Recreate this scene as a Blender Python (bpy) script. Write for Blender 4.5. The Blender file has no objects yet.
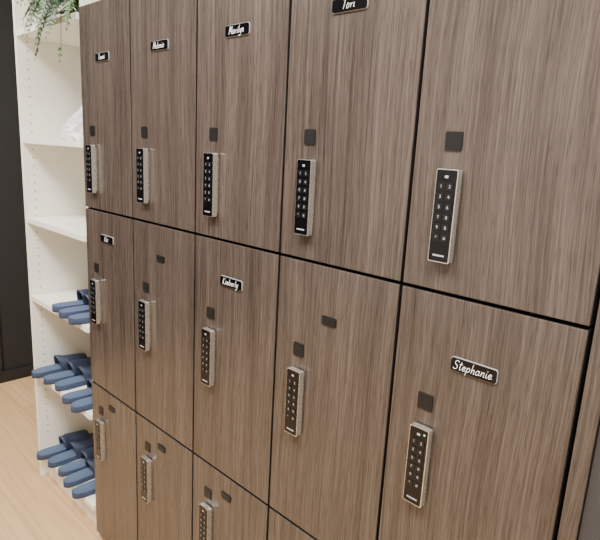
import bpy, bmesh, math, random
from mathutils import Matrix, Vector
random.seed(7)
ZB=1.22      # height of seam between top and middle locker rows
W=0.30; H=0.595

# ------------------------------------------------------------ helpers
def link(o,parent=None):
    bpy.context.scene.collection.objects.link(o)
    if parent is not None: o.parent=parent
    return o
def empty(name,loc=(0,0,0),parent=None):
    e=bpy.data.objects.new(name,None); e.location=loc; e.empty_display_size=.05
    return link(e,parent)
def mesh_obj(name,bm,mat=None,parent=None,loc=(0,0,0),smooth=False):
    me=bpy.data.meshes.new(name); bmesh.ops.recalc_face_normals(bm,faces=bm.faces)
    bm.to_mesh(me); bm.free()
    if mat:
        for m in (mat if isinstance(mat,(list,tuple)) else [mat]): me.materials.append(m)
    if smooth:
        for p in me.polygons: p.use_smooth=True
    o=bpy.data.objects.new(name,me); o.location=loc
    return link(o,parent)
def add_box(bm,x0,x1,y0,y1,z0,z1,mi=0):
    vs=[bm.verts.new(c) for c in [(x0,y0,z0),(x1,y0,z0),(x1,y1,z0),(x0,y1,z0),(x0,y0,z1),(x1,y0,z1),(x1,y1,z1),(x0,y1,z1)]]
    for f in [(0,1,2,3),(4,5,6,7),(0,1,5,4),(1,2,6,5),(2,3,7,6),(3,0,4,7)]:
        fc=bm.faces.new([vs[i] for i in f]); fc.material_index=mi
def box(name,x0,x1,y0,y1,z0,z1,mat,parent=None,bevel=0,loc=(0,0,0)):
    bm=bmesh.new(); add_box(bm,x0,x1,y0,y1,z0,z1)
    o=mesh_obj(name,bm,mat,parent,loc)
    if bevel:
        m=o.modifiers.new('b','BEVEL'); m.width=bevel; m.segments=2; m.limit_method='ANGLE'
    return o
def add_rrect(bm,cx,cz,w,h,r,y0,y1,mi=0,seg=5):
    pts=[]
    for (sx,sz,a0) in [(1,1,0),(-1,1,90),(-1,-1,180),(1,-1,270)]:
        for i in range(seg+1):
            a=math.radians(a0+90*i/seg)
            pts.append((cx+sx*(w/2-r)+r*math.cos(a), cz+sz*(h/2-r)+r*math.sin(a)))
    A=[bm.verts.new((x,y0,z)) for x,z in pts]; B=[bm.verts.new((x,y1,z)) for x,z in pts]
    n=len(pts)
    for i in range(n):
        f=bm.faces.new([A[i],A[(i+1)%n],B[(i+1)%n],B[i]]); f.material_index=mi
    f=bm.faces.new(A); f.material_index=mi
    f=bm.faces.new(B); f.material_index=mi

def mat(name,col,rough=.5,metal=0,spec=None,emit=None):
    m=bpy.data.materials.new(name); m.use_nodes=True
    b=m.node_tree.nodes['Principled BSDF']
    b.inputs['Base Color'].default_value=(*col,1); b.inputs['Roughness'].default_value=rough
    b.inputs['Metallic'].default_value=metal
    if spec is not None: b.inputs['Specular IOR Level'].default_value=spec
    if emit:
        b.inputs['Emission Color'].default_value=(*emit[0],1); b.inputs['Emission Strength'].default_value=emit[1]
    nt=m.node_tree; n=nt.nodes.new('ShaderNodeTexNoise'); n.inputs['Scale'].default_value=18
    mr=nt.nodes.new('ShaderNodeMapRange'); mr.inputs['To Min'].default_value=max(0,rough-.04); mr.inputs['To Max'].default_value=min(1,rough+.04)
    tc=nt.nodes.new('ShaderNodeTexCoord'); nt.links.new(tc.outputs['Object'],n.inputs['Vector'])
    nt.links.new(n.outputs['Fac'],mr.inputs['Value']); nt.links.new(mr.outputs['Result'],b.inputs['Roughness'])
    return m

# ------------------------------------------------------------ locker laminate
def wood_locker(name,dark=1.0):
    m=bpy.data.materials.new(name); m.use_nodes=True
    nt=m.node_tree; N=nt.nodes; L=nt.links; b=N['Principled BSDF']
    tc=N.new('ShaderNodeTexCoord'); oi=N.new('ShaderNodeObjectInfo')
    mul=N.new('ShaderNodeVectorMath'); mul.operation='SCALE'; mul.inputs[0].default_value=(13,3,17); L.new(oi.outputs['Random'],mul.inputs['Scale'])
    add=N.new('ShaderNodeVectorMath'); add.operation='ADD'; L.new(tc.outputs['Object'],add.inputs[0]); L.new(mul.outputs[0],add.inputs[1])
    wn=N.new('ShaderNodeTexNoise'); wn.inputs['Scale'].default_value=2.2; wn.inputs['Detail'].default_value=0
    L.new(add.outputs[0],wn.inputs['Vector'])
    wm=N.new('ShaderNodeVectorMath'); wm.operation='MULTIPLY'; wm.inputs[1].default_value=(.03,0,0); L.new(wn.outputs['Color'],wm.inputs[0])
    ad2=N.new('ShaderNodeVectorMath'); ad2.operation='ADD'; L.new(add.outputs[0],ad2.inputs[0]); L.new(wm.outputs[0],ad2.inputs[1])
    def noise(detail,scale3,rough=.6):
        mp=N.new('ShaderNodeVectorMath'); mp.operation='MULTIPLY'; mp.inputs[1].default_value=scale3; L.new(ad2.outputs[0],mp.inputs[0])
        n=N.new('ShaderNodeTexNoise'); n.inputs['Scale'].default_value=1; n.inputs['Detail'].default_value=detail; n.inputs['Roughness'].default_value=rough
        L.new(mp.outputs[0],n.inputs['Vector']); return n
    fine=noise(2,(620,1,8)); mid=noise(3,(220,1,3.0),.7); big=noise(2,(24,1,.7)); pore=noise(1,(480,1,26))
    prev=None
    for n,f in [(fine,.30),(mid,.43),(big,.27)]:
        y=N.new('ShaderNodeMath'); y.operation='MULTIPLY_ADD'; L.new(n.outputs['Fac'],y.inputs[0]); y.inputs[1].default_value=f
        if prev: L.new(prev,y.inputs[2])
        else: y.inputs[2].default_value=0
        prev=y.outputs[0]
    cr=N.new('ShaderNodeValToRGB'); e=cr.color_ramp.elements
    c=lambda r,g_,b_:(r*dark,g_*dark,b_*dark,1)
    e[0].position=.36; e[0].color=c(.032,.0235,.0190); e[1].position=.66; e[1].color=c(.122,.096,.081)
    k=cr.color_ramp.elements.new(.5); k.color=c(.070,.054,.045)
    L.new(prev,cr.inputs['Fac'])
    pr=N.new('ShaderNodeValToRGB'); pe=pr.color_ramp.elements; pe[0].position=.34; pe[0].color=(.64,.62,.61,1); pe[1].position=.46; pe[1].color=(1,1,1,1)
    L.new(pore.outputs['Fac'],pr.inputs['Fac'])
    mx=N.new('ShaderNodeMix'); mx.data_type='RGBA'; mx.blend_type='MULTIPLY'; mx.inputs[0].default_value=.8
    L.new(cr.outputs['Color'],mx.inputs[6]); L.new(pr.outputs['Color'],mx.inputs[7]); L.new(mx.outputs[2],b.inputs['Base Color'])
    b.inputs['Roughness'].default_value=.27
    bp=N.new('ShaderNodeBump'); bp.inputs['Strength'].default_value=.10; bp.inputs['Distance'].default_value=.0005
    L.new(prev,bp.inputs['Height']); L.new(bp.outputs[0],b.inputs['Normal'])
    return m
def wood_floor():
    m=bpy.data.materials.new('oak_plank_floor'); m.use_nodes=True
    nt=m.node_tree; N=nt.nodes; L=nt.links; b=N['Principled BSDF']
    tc=N.new('ShaderNodeTexCoord')
    br=N.new('ShaderNodeTexBrick'); br.inputs['Scale'].default_value=1; br.inputs['Mortar Size'].default_value=.0012
    br.inputs['Brick Width'].default_value=1.2; br.inputs['Row Height'].default_value=.16; br.offset=.37
    br.inputs['Color1'].default_value=(.60,.385,.195,1); br.inputs['Color2'].default_value=(.69,.46,.245,1); br.inputs['Mortar'].default_value=(.42,.27,.14,1)
    L.new(tc.outputs['Object'],br.inputs['Vector'])
    mp=N.new('ShaderNodeVectorMath'); mp.operation='MULTIPLY'; mp.inputs[1].default_value=(2.5,60,1); L.new(tc.outputs['Object'],mp.inputs[0])
    n=N.new('ShaderNodeTexNoise'); n.inputs['Scale'].default_value=1; n.inputs['Detail'].default_value=5; L.new(mp.outputs[0],n.inputs['Vector'])
    cr=N.new('ShaderNodeValToRGB'); cr.color_ramp.elements[0].position=.3; cr.color_ramp.elements[0].color=(.78,.76,.73,1); cr.color_ramp.elements[1].position=.7; cr.color_ramp.elements[1].color=(1,1,1,1)
    L.new(n.outputs['Fac'],cr.inputs['Fac'])
    mx=N.new('ShaderNodeMix'); mx.data_type='RGBA'; mx.blend_type='MULTIPLY'; mx.inputs[0].default_value=1
    L.new(br.outputs['Color'],mx.inputs[6]); L.new(cr.outputs['Color'],mx.inputs[7]); L.new(mx.outputs[2],b.inputs['Base Color'])
    b.inputs['Roughness'].default_value=.4
    return m
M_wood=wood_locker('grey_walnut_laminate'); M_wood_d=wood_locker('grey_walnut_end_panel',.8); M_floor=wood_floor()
M_white=mat('white_melamine',(.86,.84,.76),.35)
M_paint=mat('white_wall_paint',(.80,.79,.76),.8)
M_black=mat('black_wall_panel',(.005,.005,.006),.6)
M_dark=mat('dark_grey_paint',(.035,.034,.036),.6)
M_gap=mat('carcass_shade_black',(.003,.003,.003),.7,spec=.1)  # black puts the shade of the door gaps into the carcass colour
M_edge=mat('door_edge_shadow_band',(.012,.010,.009),.6,spec=.2)
M_glass=mat('black_gloss_plastic',(.002,.002,.003),.16,spec=.35)
M_matt=mat('black_matt_plastic',(.008,.008,.008),.45,spec=.3)
M_key=mat('keypad_button',(.007,.007,.008),.25,spec=.35)
M_nick=mat('brushed_nickel',(.80,.78,.73),.27,.88)
M_ink=mat('white_paint_marker',(.95,.95,.95),.5)
M_digit=mat('keypad_print',(.36,.36,.38),.5)
M_tagrim=mat('tag_rim_grey',(.38,.37,.36),.35)
M_hole=mat('pin_hole_shadow',(.05,.045,.04),.8)
M_led=mat('status_led_green',(.1,.8,.3),.4,emit=((.15,1,.4),2.0))
M_sole=mat('slipper_foam_blue',(.030,.050,.105),.7)
M_sole2=mat('slipper_footbed_blue',(.075,.110,.185),.75)
M_strap=mat('slipper_strap_blue',(.017,.028,.062),.6)
M_cloth=mat('crumpled_clear_plastic',(.93,.93,.93),.3)
M_cloth.node_tree.nodes['Principled BSDF'].inputs['Transmission Weight'].default_value=.3
M_pot=mat('white_ceramic',(.75,.73,.68),.35)
M_soil=mat('potting_soil',(.03,.02,.012),.9)
M_lamp=mat('ceiling_lamp_diffuser',(.9,.9,.9),.5,emit=((1,.97,.92),5))

# ------------------------------------------------------------ room shell
XL,XR,YF,YB,ZC=-1.60,3.6,-3.2,.42,2.75
box('floor',XL-.1,XR+.1,YF-.1,YB+.1,-.05,0,M_floor)
box('ceiling',XL-.1,XR+.1,YF-.1,YB+.1,ZC,ZC+.05,M_paint)
box('wall_back',XL-.1,XR+.1,YB,YB+.1,0,ZC,M_paint)
box('wall_front',XL-.1,XR+.1,YF-.1,YF,0,ZC,M_paint)
box('wall_right',XR,XR+.1,YF,YB,0,ZC,M_paint)
bm=bmesh.new(); add_box(bm,XL-.1,XL-.012,YF,YB,0,ZC)
y=YF
while y<YB-.01:
    add_box(bm,XL-.014,XL,y+.006,min(y+.194,YB),0,ZC); y+=.2
mesh_obj('wall_left',bm,M_black)
box('baseboard_left',XL+.0005,XL+.013,YF,YB,0.0005,.07,M_black,bevel=.003)
box('wall_locker_return',1.529,XR-.001,.006,YB-.001,0.0,ZC-.001,M_dark)

# ------------------------------------------------------------ lettering strokes
G={
'a':(.5,[[(.35,.4),(.2,.5),(.03,.3),(.05,.08),(.2,0),(.33,.2),(.37,.5),(.36,.1),(.5,.05)]]),
'b':(.45,[[(.05,1),(.05,.02),(.05,.3),(.2,.48),(.36,.3),(.28,.03),(.05,.05)]]),
'e':(.42,[[(.03,.22),(.3,.3),(.25,.48),(.08,.42),(.03,.15),(.18,0),(.42,.1)]]),
'h':(.45,[[(.05,1),(.05,0),(.08,.3),(.22,.48),(.32,.35),(.33,0),(.43,.05)]]),
'i':(.24,[[(.08,.5),(.08,.05),(.22,.04)],[(.09,.7),(.11,.74)]]),
'l':(.22,[[(.08,1),(.06,.1),(.2,.03)]]),
'm':(.56,[[(.04,.5),(.05,0),(.07,.3),(.2,.5),(.26,.0),(.28,.3),(.42,.5),(.48,0)]]),
'n':(.44,[[(.04,.5),(.05,0),(.08,.3),(.24,.5),(.32,.3),(.34,0),(.42,.05)]]),
'o':(.5,[[(.2,.5),(.04,.35),(.06,.06),(.22,0),(.36,.2),(.32,.45),(.2,.5)]]),
'p':(.46,[[(.05,.5),(.02,-.4)],[(.05,.3),(.2,.5),(.36,.3),(.25,.02),(.05,.08)]]),
'r':(.38,[[(.05,.5),(.06,0),(.09,.3),(.28,.48)]]),
't':(.32,[[(.15,.9),(.12,.1),(.27,.02)],[(0,.62),(.32,.66)]]),
'w':(.52,[[(0,.5),(.1,0),(.22,.4),(.32,0),(.46,.5)]]),
'y':(.44,[[(.03,.5),(.08,.15),(.25,.1),(.36,.5),(.3,-.2),(.1,-.45),(.02,-.25)]]),
'z':(.4,[[(0,.48),(.3,.5),(.03,.03),(.36,.02)]]),
'E':(.55,[[(.45,.95),(.15,.9),(.1,.6),(.3,.52),(.05,.4),(.05,.08),(.45,.05)]]),
'K':(.58,[[(.08,1),(.05,0)],[(.5,1),(.08,.45),(.5,0)]]),
'M':(.68,[[(.03,0),(.1,1),(.3,.3),(.52,1),(.58,0)]]),
'S':(.56,[[(.48,.85),(.3,1),(.08,.85),(.12,.6),(.4,.4),(.4,.1),(.15,0),(0,.15)]]),
'T':(.56,[[(0,.95),(.55,1)],[(.28,.97),(.22,0)]]),
}
def catmull(p,n=5):
    if len(p)<3: return p
    q=[p[0]]+p+[p[-1]]; out=[]
    for i in range(1,len(q)-2):
        for k in range(n):
            t=k/n; r=[]
            for d in (0,1):
                a,b,c,e=q[i-1][d],q[i][d],q[i+1][d],q[i+2][d]
                r.append(.5*((2*b)+(-a+c)*t+(2*a-5*b+4*c-e)*t*t+(-a+3*b-3*c+e)*t**3))
            out.append(tuple(r))
    out.append(p[-1]); return out
def handwriting(word,size,y,parent):
    cu=bpy.data.curves.new('handwritten_name','CURVE'); cu.dimensions='3D'
    cu.bevel_depth=.00046; cu.bevel_resolution=1
    total=sum(G[c][0] for c in word); gap=.06; x=-(total+gap*(len(word)-1))/2
    for c in word:
        adv,st=G[c]
        for s in st:
            pts=catmull(s); sp=cu.splines.new('POLY'); sp.points.add(len(pts)-1)
            for i,(px,pz) in enumerate(pts):
                X=((x+px)+(pz-.4)*.22)*size; Z=(pz-.42)*size
                sp.points[i].co=(X,y,Z+.03*X,1)
        x+=adv+gap
    cu.materials.append(M_ink)
    o=bpy.data.objects.new('handwritten_name',cu); link(o,parent); return o

# ------------------------------------------------------------ shared keypad lock meshes
LW,LH=.0365,.144
def build_lock_mesh():
    bm=bmesh.new()
    add_rrect(bm,0.002,0,.027,LH-.014,.003,0,-.005,0)        # base block fixed to door
    add_rrect(bm,0,0,LW,LH,.0025,-.004,-.0165,0)             # metal body / pull grip
    add_rrect(bm,-.0002,.0002,LW-.0030,LH-.0030,.0018,-.0165,-.0175,1)  # glossy face
    add_rrect(bm,0,.0605,.006,.004,.001,-.0175,-.0178,2)
    add_rrect(bm,0,-.061,.020,.0026,.0008,-.0175,-.0178,2)   # printed line of text
    for i in range(12):                                      # 2 x 6 raised buttons
        add_rrect(bm,(-.0072 if i%2==0 else .0072),.046-.0158*(i//2),.0115,.0115,.002,-.0175,-.0184,3,3)
    me=bpy.data.meshes.new('keypad_lock'); bmesh.ops.recalc_face_normals(bm,faces=bm.faces); bm.to_mesh(me); bm.free()
    for m in (M_nick,M_glass,M_digit,M_key): me.materials.append(m)
    return me
def build_digits_mesh():
    bm=bmesh.new()
    keys=['1','2','3','4','5','6','7','8','9','0','*','#']
    for i,ch in enumerate(keys):
        cu=bpy.data.curves.new('t','FONT'); cu.body=ch; cu.size=.0072; cu.align_x='CENTER'; cu.align_y='CENTER'
        o=bpy.data.objects.new('t',cu); link(o); bpy.context.view_layer.update()
        me=bpy.data.meshes.new_from_object(o.evaluated_get(bpy.context.evaluated_depsgraph_get()))
        me.transform(Matrix.Translation(((-.0072 if i%2==0 else .0072),-.0187,.046-.0158*(i//2)))@Matrix.Rotation(math.radians(90),4,'X'))
        bm.from_mesh(me); bpy.data.objects.remove(o); bpy.data.meshes.remove(me)
    me=bpy.data.meshes.new('keypad_digits'); bm.to_mesh(me); bm.free(); me.materials.append(M_digit); return me
LOCK=build_lock_mesh(); DIG=build_digits_mesh()

# ------------------------------------------------------------ lockers
rows=[ # z bottom, lock centre z, sensor z, tag z (relative to ZB)
 (0.0,      .124,  .238,  .460),
 (-H,      -.305, -.191, -.108),
 (-2*H,    -.785, -.681, -.651)]
tag_adj={0:[-.018,-.014,-.010,0,0],1:[.025,.018,.014,.0,0],2:[.006,0,0,0,0]}
lock_adj={0:[0]*5,1:[.010,.010,.009,.004,0],2:[0]*5}
names={(0,0):'Tawni',(0,1):'Melanie',(0,2):'Marilyn',(0,3):'Tori',(0,4):'Maria',(1,0):'Eliz',(1,2):'Kimberly',(1,4):'Stephanie'}
g=.0032
for r,(zb,zl,zs,zt) in enumerate(rows):
    for c in range(5):
        ta=tag_adj[r][c]; la=lock_adj[r][c]
        root=empty('locker',(c*W,0,ZB+zb))
        bm=bmesh.new(); t=.0135; e=.0004; D=.40
        add_box(bm,e,t,.0195,D,e,H-e); add_box(bm,W-t,W-e,.0195,D,e,H-e)
        add_box(bm,t,W-t,.0195,D,e,t); add_box(bm,t,W-t,.0195,D,H-t,H-e); add_box(bm,t,W-t,D-.01,D,t,H-t)
        mesh_obj('carcass',bm,M_gap,root)
        box('door',g,W-g,0,.018,g,H-g,M_wood,root,bevel=.0012)
        bm=bmesh.new()
        for a in [(g-.0004,g+.0006,.0018,.0175,g,H-g),(W-g-.0006,W-g+.0004,.0018,.0175,g,H-g),(g,W-g,.0018,.0175,g-.0004,g+.0006),(g,W-g,.0018,.0175,H-g-.0006,H-g+.0004)]:
            add_box(bm,*a)
        mesh_obj('door_edge_shade',bm,M_edge,root)  # near-black strips on the door sides, gap shade put into their colour
        for me,nm in ((LOCK,'keypad_lock'),(DIG,'keypad_digits')):
            o=bpy.data.objects.new(nm,me); o.location=(.0735,0,zl-zb+la); link(o,root)
        bm=bmesh.new(); add_rrect(bm,0,0,.028,.028,.002,0.0,-.0022)
        mesh_obj('sensor_plate',bm,M_matt,root,(.070,0,zs-zb+la*.6))
        if (r,c)==(1,4):
            bm=bmesh.new(); add_rrect(bm,0,0,.003,.002,.0008,0,-.0004)
            mesh_obj('status_led',bm,M_led,root,(.0735+.011,-.0175,zl-zb+.063))
        if (r,c) in names:
            nt_=empty('name_tag',(.147,0,zt-zb+ta),root)
            bm=bmesh.new(); add_rrect(bm,0,0,.078,.0235,.005,0,-.0022,0); add_rrect(bm,0,0,.0762,.0217,.0042,-.0022,-.0036,1)
            mesh_obj('tag_plate',bm,[M_tagrim,M_glass],nt_)
            w=names[(r,c)]
            tw=sum(G[ch][0] for ch in w)+.06*(len(w)-1)
            handwriting(w,min(.0150,.066/tw),-.0040,nt_)
        else:
            bm=bmesh.new(); add_rrect(bm,0,0,.036,.0175,.002,0,-.0025,0); add_rrect(bm,0,0,.033,.0145,.0015,-.0025,-.0030,0)
            mesh_obj('blank_label_holder',bm,M_matt,root,(.147,0,zt-zb+ta))
box('locker_plinth',.0,1.5,.03,.40,0.0,ZB-2*H-.0005,M_gap)
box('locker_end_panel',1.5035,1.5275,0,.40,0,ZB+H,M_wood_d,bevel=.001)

# ------------------------------------------------------------ shelf unit
su=empty('shelf_unit',(0,0,0))
SX0,SX1,SD=-.530,-.002,.38
top=2.45
box('side_panel_1',SX0,SX0+.018,0,SD,0,top,M_white,su,bevel=.0008)
box('side_panel_2',SX1-.016,SX1,0.012,SD,0,top,M_white,su,bevel=.0008)
box('back_panel',SX0+.018,SX1-.018,SD-.008,SD,.02,top,M_white,su)
shelf_z=[ZB+.582,ZB+.205,ZB-.096,ZB-.410,ZB-.735,ZB-1.100]
for i,z in enumerate(shelf_z):
    th=.020
    box('shelf_board_%d'%(i+1),SX0+.0182,SX1-.0165,.001,SD-.0085,z-th,z,M_white,su,bevel=.0008)
box('shelf_board_top',SX0+.0182,SX1-.0165,.001,SD-.0085,top-.02,top,M_white,su)
box('kick_board',SX0+.0182,SX1-.0165,.03,.046,0,shelf_z[-1]-.0205,M_white,su)
bm=bmesh.new()
z=.2
while z<top-.1:
    for yy in (.037,.30):
        for (xx,s) in ((SX0+.0180,1),(SX1-.0160,-1)):
            vs=[bm.verts.new((xx+s*.0003,yy+.0026*math.cos(a*math.pi/5),z+.0026*math.sin(a*math.pi/5))) for a in range(10)]
            bm.faces.new(vs)
    z+=.032
mesh_obj('shelf_pin_holes',bm,M_hole,su)

# ------------------------------------------------------------ slippers
def half_w(t):
    P=[(0,0.0),(.02,.016),(.06,.026),(.15,.033),(.3,.034),(.45,.034),(.6,.039),(.74,.044),(.86,.041),(.94,.031),(.98,.018),(1,.0)]
    for (a,x),(b,y2) in zip(P,P[1:]):
        if a<=t<=b: return x+(y2-x)*(t-a)/(b-a)
    return 0
WS=.90
def slipper(x,y,z,side,rot=0,length=.258):
    bm=bmesh.new()
    ts=[0.004,.02,.05,.1,.16,.24,.32,.4,.48,.56,.64,.72,.79,.85,.9,.94,.97,.99,.998]
    rings=[]
    for t in ts:
        w=half_w(t)*WS; cx=side*.005*math.sin(math.pi*t)*(-1 if t<.5 else 1)
        yy=t*length; lift=.006*max(0,(t-.75)/.25)**2
        hb=.017+.007*(1-t)
        ring=[]
        for (u,h) in [(-.93,0.0),(.93,0.0),(1,.35),(1,.85),(.93,1.0),(.80,.93),(.4,.80),(0,.74),(-.4,.80),(-.80,.93),(-.93,1.0),(-1,.85),(-1,.35)]:
            ring.append(bm.verts.new((cx+u*w,yy,lift+h*hb if h>0 else lift*.8)))
        rings.append(ring)
    n=13
    for A,B in zip(rings,rings[1:]):
        for i in range(n):
            f=bm.faces.new([A[i],A[(i+1)%n],B[(i+1)%n],B[i]]); f.smooth=True
            f.material_index=1 if 4<=i<=9 else 0
    bm.faces.new(rings[0]); bm.faces.new(rings[-1])
    def strap(off):
        G_=[]
        for j in range(9):
            t=.42+.38*j/8; w=half_w(t)*WS; cx=side*.005*math.sin(math.pi*t)*(-1 if t<.5 else 1)
            row=[]
            hh=.058-.018*(j/8)+off
            for i in range(15):
                a=math.pi*i/14
                bow=.012*math.sin(a)*(-1 if j<4 else 1)*abs(j-4)/4
                row.append(bm.verts.new((cx-(w+.001+off)*math.cos(a),t*length+bow,.009+hh*math.sin(a)**.75)))
            G_.append(row)
        return G_
    O=strap(.003); I=strap(-.001)
    def q(a,b,c,d):
        f=bm.faces.new([a,b,c,d]); f.material_index=2; f.smooth=True
    for j in range(8):
        for i in range(14):
            q(O[j][i],O[j][i+1],O[j+1][i+1],O[j+1][i]); q(I[j][i],I[j+1][i],I[j+1][i+1],I[j][i+1])
    for i in range(14):
        q(O[0][i],I[0][i],I[0][i+1],O[0][i+1]); q(O[8][i],O[8][i+1],I[8][i+1],I[8][i])
    for j in range(8):
        q(O[j][0],O[j+1][0],I[j+1][0],I[j][0]); q(O[j][14],I[j][14],I[j+1][14],O[j+1][14])
    o=mesh_obj('slide_slipper',bm,[M_sole,M_sole2,M_strap],None,(x,y,z+.0002))
    o.rotation_euler=(0,0,math.radians(rot))
    return o
sh3,sh4,sh5=shelf_z[3],shelf_z[4],shelf_z[5]
for i,(x,y,z,r) in enumerate([
  (-.255,-.020,sh3,0),(-.170,-.030,sh3,0),(-.086,-.032,sh3,0),
  (-.458,-.034,sh4,0),(-.372,-.022,sh4,0),(-.286,-.012,sh4,0),(-.168,-.034,sh4,0),(-.083,-.038,sh4,0),
  (-.458,-.034,sh5,0),(-.373,-.022,sh5,0),(-.288,-.016,sh5,0),(-.203,-.030,sh5,0),(-.118,-.034,sh5,0)]):
    slipper(x,y,z,1 if i%2 else -1,r)

# ------------------------------------------------------------ crumpled plastic bag
bm=bmesh.new(); bmesh.ops.create_icosphere(bm,subdivisions=6,radius=1)
from mathutils import noise as mn
for v in bm.verts:
    p=v.co.copy()
    cz=abs(mn.noise(p*3.2+Vector((3,1,2))))
    d=1+.10*mn.noise(p*2.0)-.24*cz+.14*abs(mn.noise(p*7))
    zz=p.z*.120*d*(1+.35*p.x)
    v.co=Vector((p.x*.135*d,p.y*.11*d,zz*(.75+.25*abs(p.z))))
    v.co.z=max(v.co.z,-.010)+.010
    if v.co.z<.002: v.co.z=0
mesh_obj('crumpled_plastic_bag',bm,M_cloth,None,(-.198,.145,shelf_z[1]+.0003),smooth=True)

# ------------------------------------------------------------ potted fern
FX,FY=-.165,.13
fern=empty('potted_fern',(FX,FY,shelf_z[0]+.0003))
bm=bmesh.new()
prof=[(.0,0),(.048,0),(.052,.006),(.066,.085),(.069,.09),(.069,.10),(.062,.10),(.060,.085),(0,.083)]
nseg=32; rr=[]
for (rad,z) in prof:
    rr.append([bm.verts.new((rad*math.cos(2*math.pi*k/nseg),rad*math.sin(2*math.pi*k/nseg),z)) for k in range(nseg)] if rad>0 else [bm.verts.new((0,0,z))])
for A,B in zip(rr,rr[1:]):
    for k in range(nseg):
        a=[A[k%len(A)],A[(k+1)%len(A)]] if len(A)>1 else [A[0]]
        b_=[B[(k+1)%len(B)],B[k%len(B)]] if len(B)>1 else [B[0]]
        f=bm.faces.new(a+b_); f.smooth=True
        if len(B)==1 : f.material_index=1
mesh_obj('pot',bm,[M_pot,M_soil],fern)
def leafmat():
    m=bpy.data.materials.new('fern_leaf'); m.use_nodes=True; nt=m.node_tree; b=nt.nodes['Principled BSDF']
    n=nt.nodes.new('ShaderNodeTexNoise'); n.inputs['Scale'].default_value=25; tc=nt.nodes.new('ShaderNodeTexCoord'); nt.links.new(tc.outputs['Object'],n.inputs['Vector'])
    cr=nt.nodes.new('ShaderNodeValToRGB'); cr.color_ramp.elements[0].position=.35; cr.color_ramp.elements[0].color=(.012,.038,.009,1); cr.color_ramp.elements[1].position=.65; cr.color_ramp.elements[1].color=(.06,.15,.035,1)
    nt.links.new(n.outputs['Fac'],cr.inputs['Fac']); nt.links.new(cr.outputs['Color'],b.inputs['Base Color']); b.inputs['Roughness'].default_value=.5
    return m
M_leaf=leafmat()
bm=bmesh.new()
def fix(p):
    p=p.copy()
    if p.y+FY>-.012: p.z=max(p.z,.008)
    p.x=min(max(p.x,-.505-FX),-.024-FX) if p.y+FY>-.004 else min(p.x,-.006-FX)
    p.y=min(p.y,.36-FY)
    return p
def frond(az,length,rise,droop):
    n=34; pts=[]
    for i in range(n+1):
        t=i/n
        rad=length*(t-.12*t*t)
        z=.085+rise*math.sin(math.pi*t*.62)-droop*t**2.4
        pts.append(fix(Vector((rad*math.cos(az),rad*math.sin(az),z))))
    side=Vector((-math.sin(az),math.cos(az),0))
    for i in range(1,n+1):
        a,b_=pts[i-1],pts[i]; d=(b_-a)
        if d.length<1e-6: continue
        d=d.normalized()
        s=side*.0012
        bm.faces.new([bm.verts.new(a-s),bm.verts.new(a+s),bm.verts.new(b_+s),bm.verts.new(b_-s)])
        t=i/n
        if t<.1: continue
        L_=.040*math.sin(math.pi*min(1,.12+.88*t))**.7+.004
        for sg in (-1,1):
            tip=fix(b_+side*sg*L_+d*L_*.35+Vector((0,0,-.25*L_+random.uniform(-.004,.004))))
            wv=d*.0052
            m_=fix((b_+tip)/2+Vector((0,0,.003)))
            bm.faces.new([bm.verts.new(c) for c in (b_-wv*.5,m_-wv,tip,m_+wv,b_+wv*.5)])
for k in range(60):
    az=random.uniform(math.radians(225),math.radians(335)) if k<46 else random.uniform(0,2*math.pi)
    s=math.sin(az); c_=math.cos(az)
    lim=.275
    if s>0: lim=min(lim,.19/max(s,.01))
    if c_>0 and s>-.5: lim=min(lim,.13/max(c_,.01))
    ln=lim*random.uniform(.68,1)
    frond(az,ln,random.uniform(.05,.20),random.uniform(.12,.28) if s<-.3 else .08)
mesh_obj('fern_fronds',bm,M_leaf,fern)

# ------------------------------------------------------------ lamps
for (x,y,p) in [(-.75,-1.10,62),(.70,-1.05,62),(1.95,-.80,88)]:
    root=empty('ceiling_light',(x,y,ZC-.0005))
    bm=bmesh.new(); add_box(bm,-.31,.31,-.31,.31,-.02,0); mesh_obj('lamp_frame',bm,M_white,root)
    bm=bmesh.new(); add_box(bm,-.29,.29,-.29,.29,-.024,-.0201); mesh_obj('lamp_diffuser',bm,M_lamp,root)
    l=bpy.data.lights.new('lamp_area','AREA'); l.shape='SQUARE'; l.size=.58; l.energy=p; l.color=(1,.98,.94)
    o=bpy.data.objects.new('lamp_area',l); o.location=(0,0,-.03); link(o,root)
w=bpy.data.worlds.new('World'); bpy.context.scene.world=w; w.use_nodes=True
w.node_tree.nodes['Background'].inputs[0].default_value=(1,.97,.93,1); w.node_tree.nodes['Background'].inputs[1].default_value=.2

# ------------------------------------------------------------ camera
cam=bpy.data.cameras.new('camera'); co=bpy.data.objects.new('camera',cam); link(co)
cam.sensor_width=36; cam.lens=36*539/600; cam.clip_start=.02
R=Matrix(((.7167,-.187,.6718),(.6955,.1205,-.7084),(.0514,.975,.2163)))
q=R.to_quaternion(); q.normalize()
co.matrix_world=Matrix.Translation((1.689,-.767,ZB+.212))@q.to_matrix().to_4x4()
bpy.context.scene.camera=co
